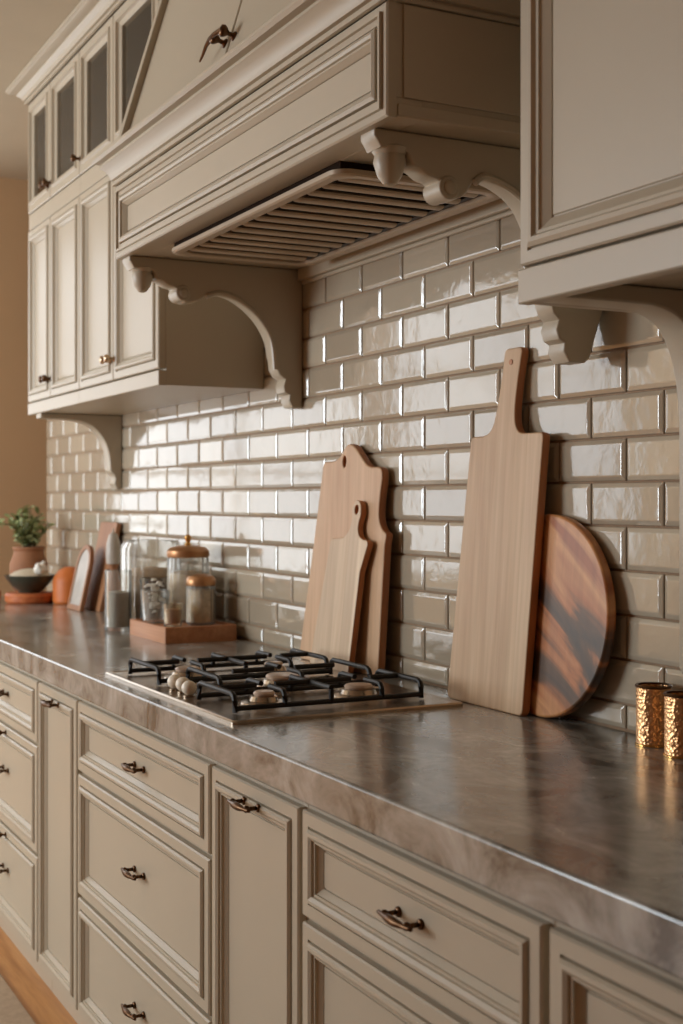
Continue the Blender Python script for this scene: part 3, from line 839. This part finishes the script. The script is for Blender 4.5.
t = tumbler('ribbed_cup', -3.603, -.188, .029, .066, TZ, 'small ribbed amber glass cup at the front edge of the tray', 'glass', glass('amber_glass', (.92, .84, .70, 1), .2, .05, .12), 1.0, 16)
bm = NB(); lathe(bm, [(0, .0105), (.021, .0105), (.024, .050), (0, .052)], n=24); finish('contents', bm, plain('honey', srgb(186, 150, 110), .4), t)
# jar with smoky rim behind the tray
t = thing('storage_jar', (-3.890, -.140, .9205), 'smoky glass storage jar with a thick rim standing left of the tray', 'jar')
bm = NB(); lathe(bm, [(0, .001), (.044, .001), (.047, .006), (.047, .148), (.050, .154), (.050, .160), (.046, .163), (.043, .160), (.043, .010), (0, .008)], n=48)
finish('glass_body', bm, smoke, t)
bm = NB(); lathe(bm, [(0, .010), (.041, .010), (.041, .120), (0, .126)], n=32); finish('contents', bm, biscuit, t)
# salt jar
t = thing('salt_jar', (-3.962, -.236, .9205), 'straight clear glass jar half filled with grey salt, front of the glassware', 'jar')
bm = NB(); lathe(bm, [(0, .001), (.040, .001), (.0415, .004), (.0415, .185), (.040, .187), (.038, .185), (.038, .012), (0, .012)], n=48)
finish('glass_body', bm, clear, t)
bm = NB(); lathe(bm, [(0, .0125), (.0372, .0125), (.0372, .118), (.02, .122), (0, .121)], n=40); finish('contents', bm, greyg, t)
# big fluted glass container
t = thing('fluted_glass_jar', (-4.035, -.104, .9205), 'wide fluted clear glass jar of brown biscuits against the splashback', 'jar')
bm = NB(); lathe(bm, [(0, .001), (.090, .001), (.095, .008), (.095, .255), (.088, .272), (.080, .276), (.078, .272), (.091, .25), (.091, .010), (0, .008)], n=120, flute=.0026, fl_n=22, fr=(.005, .26))
finish('glass_body', bm, clear, t, ang=60)
bm = NB(); lathe(bm, [(0, .010), (.084, .010), (.086, .10), (.080, .165), (.060, .186), (0, .192)], n=40); finish('contents', bm, biscuit, t)

# ------------------------------------------------------------------ far left group
# leaning tall wooden board
fo = [(-.10, 0), (.10, 0), (.10, .318)] + arc(.09, .318, .012, 0, 90, 3) + arc(-.09, .318, .012, 90, 180, 3)
o = plate('leaning_wood_board', [fo], .018, .003, frame_wood); o.location = (-4.745, -.090, .9207); o.rotation_euler = (-math.atan(.21), 0, 0)
tag(o, 'brown wooden serving board leaning on the splashback left of the glass jars', 'serving board')
t = thing('arched_plaque', (-4.775, -.150, .9207), 'small arched marble plaque in a wooden frame in front of the brown board', 'plaque')
t.rotation_euler = (-math.atan(.22), 0, 0)
fo = [(-.085, 0), (.085, 0), (.085, .16)] + arc(0, .16, .085, 0, 180, 14)[1:]
fi = [(-.068, .02), (.068, .02), (.068, .16)] + arc(0, .16, .068, 0, 180, 14)[1:]
plate('frame', [fo, fi], .016, .002, frame_wood, t)
o = plate('marble_slab', [[(x*1.02, (z-.02)*1.02+.018) for x, z in fi]], .010, .001, marble, t); o.location = (0, .004, 0)
# metal utensil jar / pepper mill
t = thing('pepper_mill', (-4.525, -.075, .9205), 'dark turned pepper mill with pale silver top beside the leaning boards', 'pepper mill')
bm = NB(); lathe(bm, [(0, 0), (.030, 0), (.031, .01), (.022, .03), (.019, .06), (.026, .09), (.020, .12), (.018, .15), (.026, .165), (0, .165)], n=28)
finish('mill_body', bm, frame_wood, t)
bm = NB(); lathe(bm, [(0, .1655), (.030, .1655), (.033, .19), (.030, .235), (.018, .262), (.006, .268), (0, .285)], n=28)
finish('mill_head', bm, marble, t)
t.scale = (.8, .8, 1.08)
# round tray, bowl
t = thing('round_tray', (-5.190, -.205, .9205), 'thick round orange wooden tray under the dark bowl', 'tray')
bm = NB(); lathe(bm, [(0, 0), (.088, 0), (.095, .008), (.097, .030), (.091, .040), (0, .040)], n=48)
finish('tray_disc', bm, orange_wood, t)
bw = thing('dark_bowl', (-5.190, -.205, .961), 'dark green stoneware bowl of pale grain on the round orange tray', 'bowl')
bm = NB(); lathe(bm, [(0, 0), (.045, 0), (.047, .005), (.070, .022), (.100, .058), (.108, .072), (.103, .072), (.094, .058), (.06, .020), (0, .012)], n=48)
finish('bowl_body', bm, darkbowl, bw)
bm = NB(); lathe(bm, [(0, .05), (.096, .064), (.070, .084), (.035, .096), (0, .100)], n=32)
g = finish('grain_heap', bm, grain, bw); g['kind'] = 'stuff'
bw.scale = (.92, .92, .95)
# orange lidded pot
t = thing('orange_pot', (-5.085, -.074, .9205), 'rounded orange pot behind the dark bowl, near the leaning boards', 'pot')
bm = NB(); lathe(bm, [(0, 0), (.060, 0), (.066, .008), (.067, .085), (.062, .105), (.045, .128), (.020, .142), (0, .144)], n=40)
finish('pot_body', bm, orangem, t)
bm = NB(); box(bm, -.10, .10, -.07, .07, 0, .05)
o = finish('orange_box', bm, orange_wood, bevel=.012, seg=4); o.location = (-5.37, -.368, .9205)
tag(o, 'low orange wooden block cut by the left edge of the photo', 'block')
# white garlic bulbs on a small white dish? -> bulbs resting on the pot and grain
for i, (x, y, z, s) in enumerate(((-5.17, -.172, 1.055, 1.2), (-5.128, -.180, 1.050, 1.1))):
    t = thing('garlic_bulb', (x, y, z-.010), ['white garlic bulb resting on the grain in the dark bowl, left one', 'white garlic bulb resting on the grain in the dark bowl, right one'][i], 'garlic', 'garlic bulbs in the dark bowl')
    bm = NB(); lathe(bm, [(0, 0), (.012*s, .002), (.021*s, .012), (.020*s, .022), (.008*s, .034), (.004*s, .046), (0, .047)], n=36, flute=.0012, fl_n=6, fr=(.004, .03))
    finish('cloves', bm, white, t)
    t.rotation_euler = (.3*(i*2-1), .5, 0)
# potted plant
pp = thing('potted_herb', (-5.430, -.150, .9205), 'leafy green herb in a round terracotta pot at the far left', 'potted plant')
bm = NB(); lathe(bm, [(0, 0), (.045, 0), (.050, .006), (.068, .05), (.078, .10), (.076, .145), (.062, .180), (.060, .195), (.066, .205), (.064, .212), (.056, .210), (.054, .19), (0, .185)], n=40)
finish('pot', bm, terracotta, pp)
bm = NB(); lathe(bm, [(0, .199), (.054, .192), (.050, .188)], n=24); finish('soil', bm, soil, pp)
bs, bl = NB(), NB()
random.seed(11)
def leaf(bm, p, d, ln, wd):
    d = d.normalized(); s = d.cross(Vector((0, 0, 1)))
    if s.length < .1: s = Vector((1, 0, 0))
    s.normalize(); n = s.cross(d).normalized()
    a_ = random.uniform(-.9, .9); s = (s*math.cos(a_)+n*math.sin(a_)); n = s.cross(d)
    pts = [(0, 0, 0), (.25, .38, .02), (.5, .5, .05), (.78, .34, .03), (1, 0, -.06), (.78, -.34, .03), (.5, -.5, .05), (.25, -.38, .02)]
    vs = [bm.verts.new(p+d*ln*u+s*wd*v_+n*ln*w_) for u, v_, w_ in pts]
    c = bm.verts.new(p+d*ln*.5-n*ln*.04)
    for i in range(8): bm.faces.new((vs[i], vs[(i+1) % 8], c))
tips = []
for i in range(30):
    a_ = random.uniform(0, 2*PI); q = random.uniform(.25, 1)
    end = Vector((math.cos(a_)*.115*q, math.sin(a_)*.09*q, .30+random.uniform(-.02, .075)*(1.3-q)))
    if end.z < .28: end.z = .28
    mid = Vector((end.x*.35, end.y*.35, .245))
    base = Vector((end.x*.15, end.y*.15, .198))
    path = [base*(1-t_)**2 + mid*2*t_*(1-t_) + end*t_*t_ for t_ in (0, .25, .5, .75, 1)]
    tube(bs, path, [.0024, .002, .0018, .0015, .001], 6)
    for t_ in (.3, .42, .54, .66, .78, .9, 1):
        p = base*(1-t_)**2 + mid*2*t_*(1-t_) + end*t_*t_
        for k in range(2):
            d = Vector((random.gauss(0, 1), random.gauss(0, 1), random.gauss(.35, .5)))
            leaf(bl, p, d, random.uniform(.028, .044), random.uniform(.016, .025))
# one long trailing shoot to the right
path = [Vector(p) for p in ((.02, -.02, .20), (.05, -.05, .27), (.09, -.10, .305), (.14, -.16, .315), (.18, -.20, .305))]
tube(bs, path, [.0025, .002, .002, .0015, .001], 6)
for p in path[1:]:
    for k in range(7): leaf(bl, p, Vector((random.gauss(.3, 1), random.gauss(0, 1), random.gauss(0, .6))), .034, .018)
finish('stems', bs, stemm, pp); finish('foliage', bl, leafm, pp)
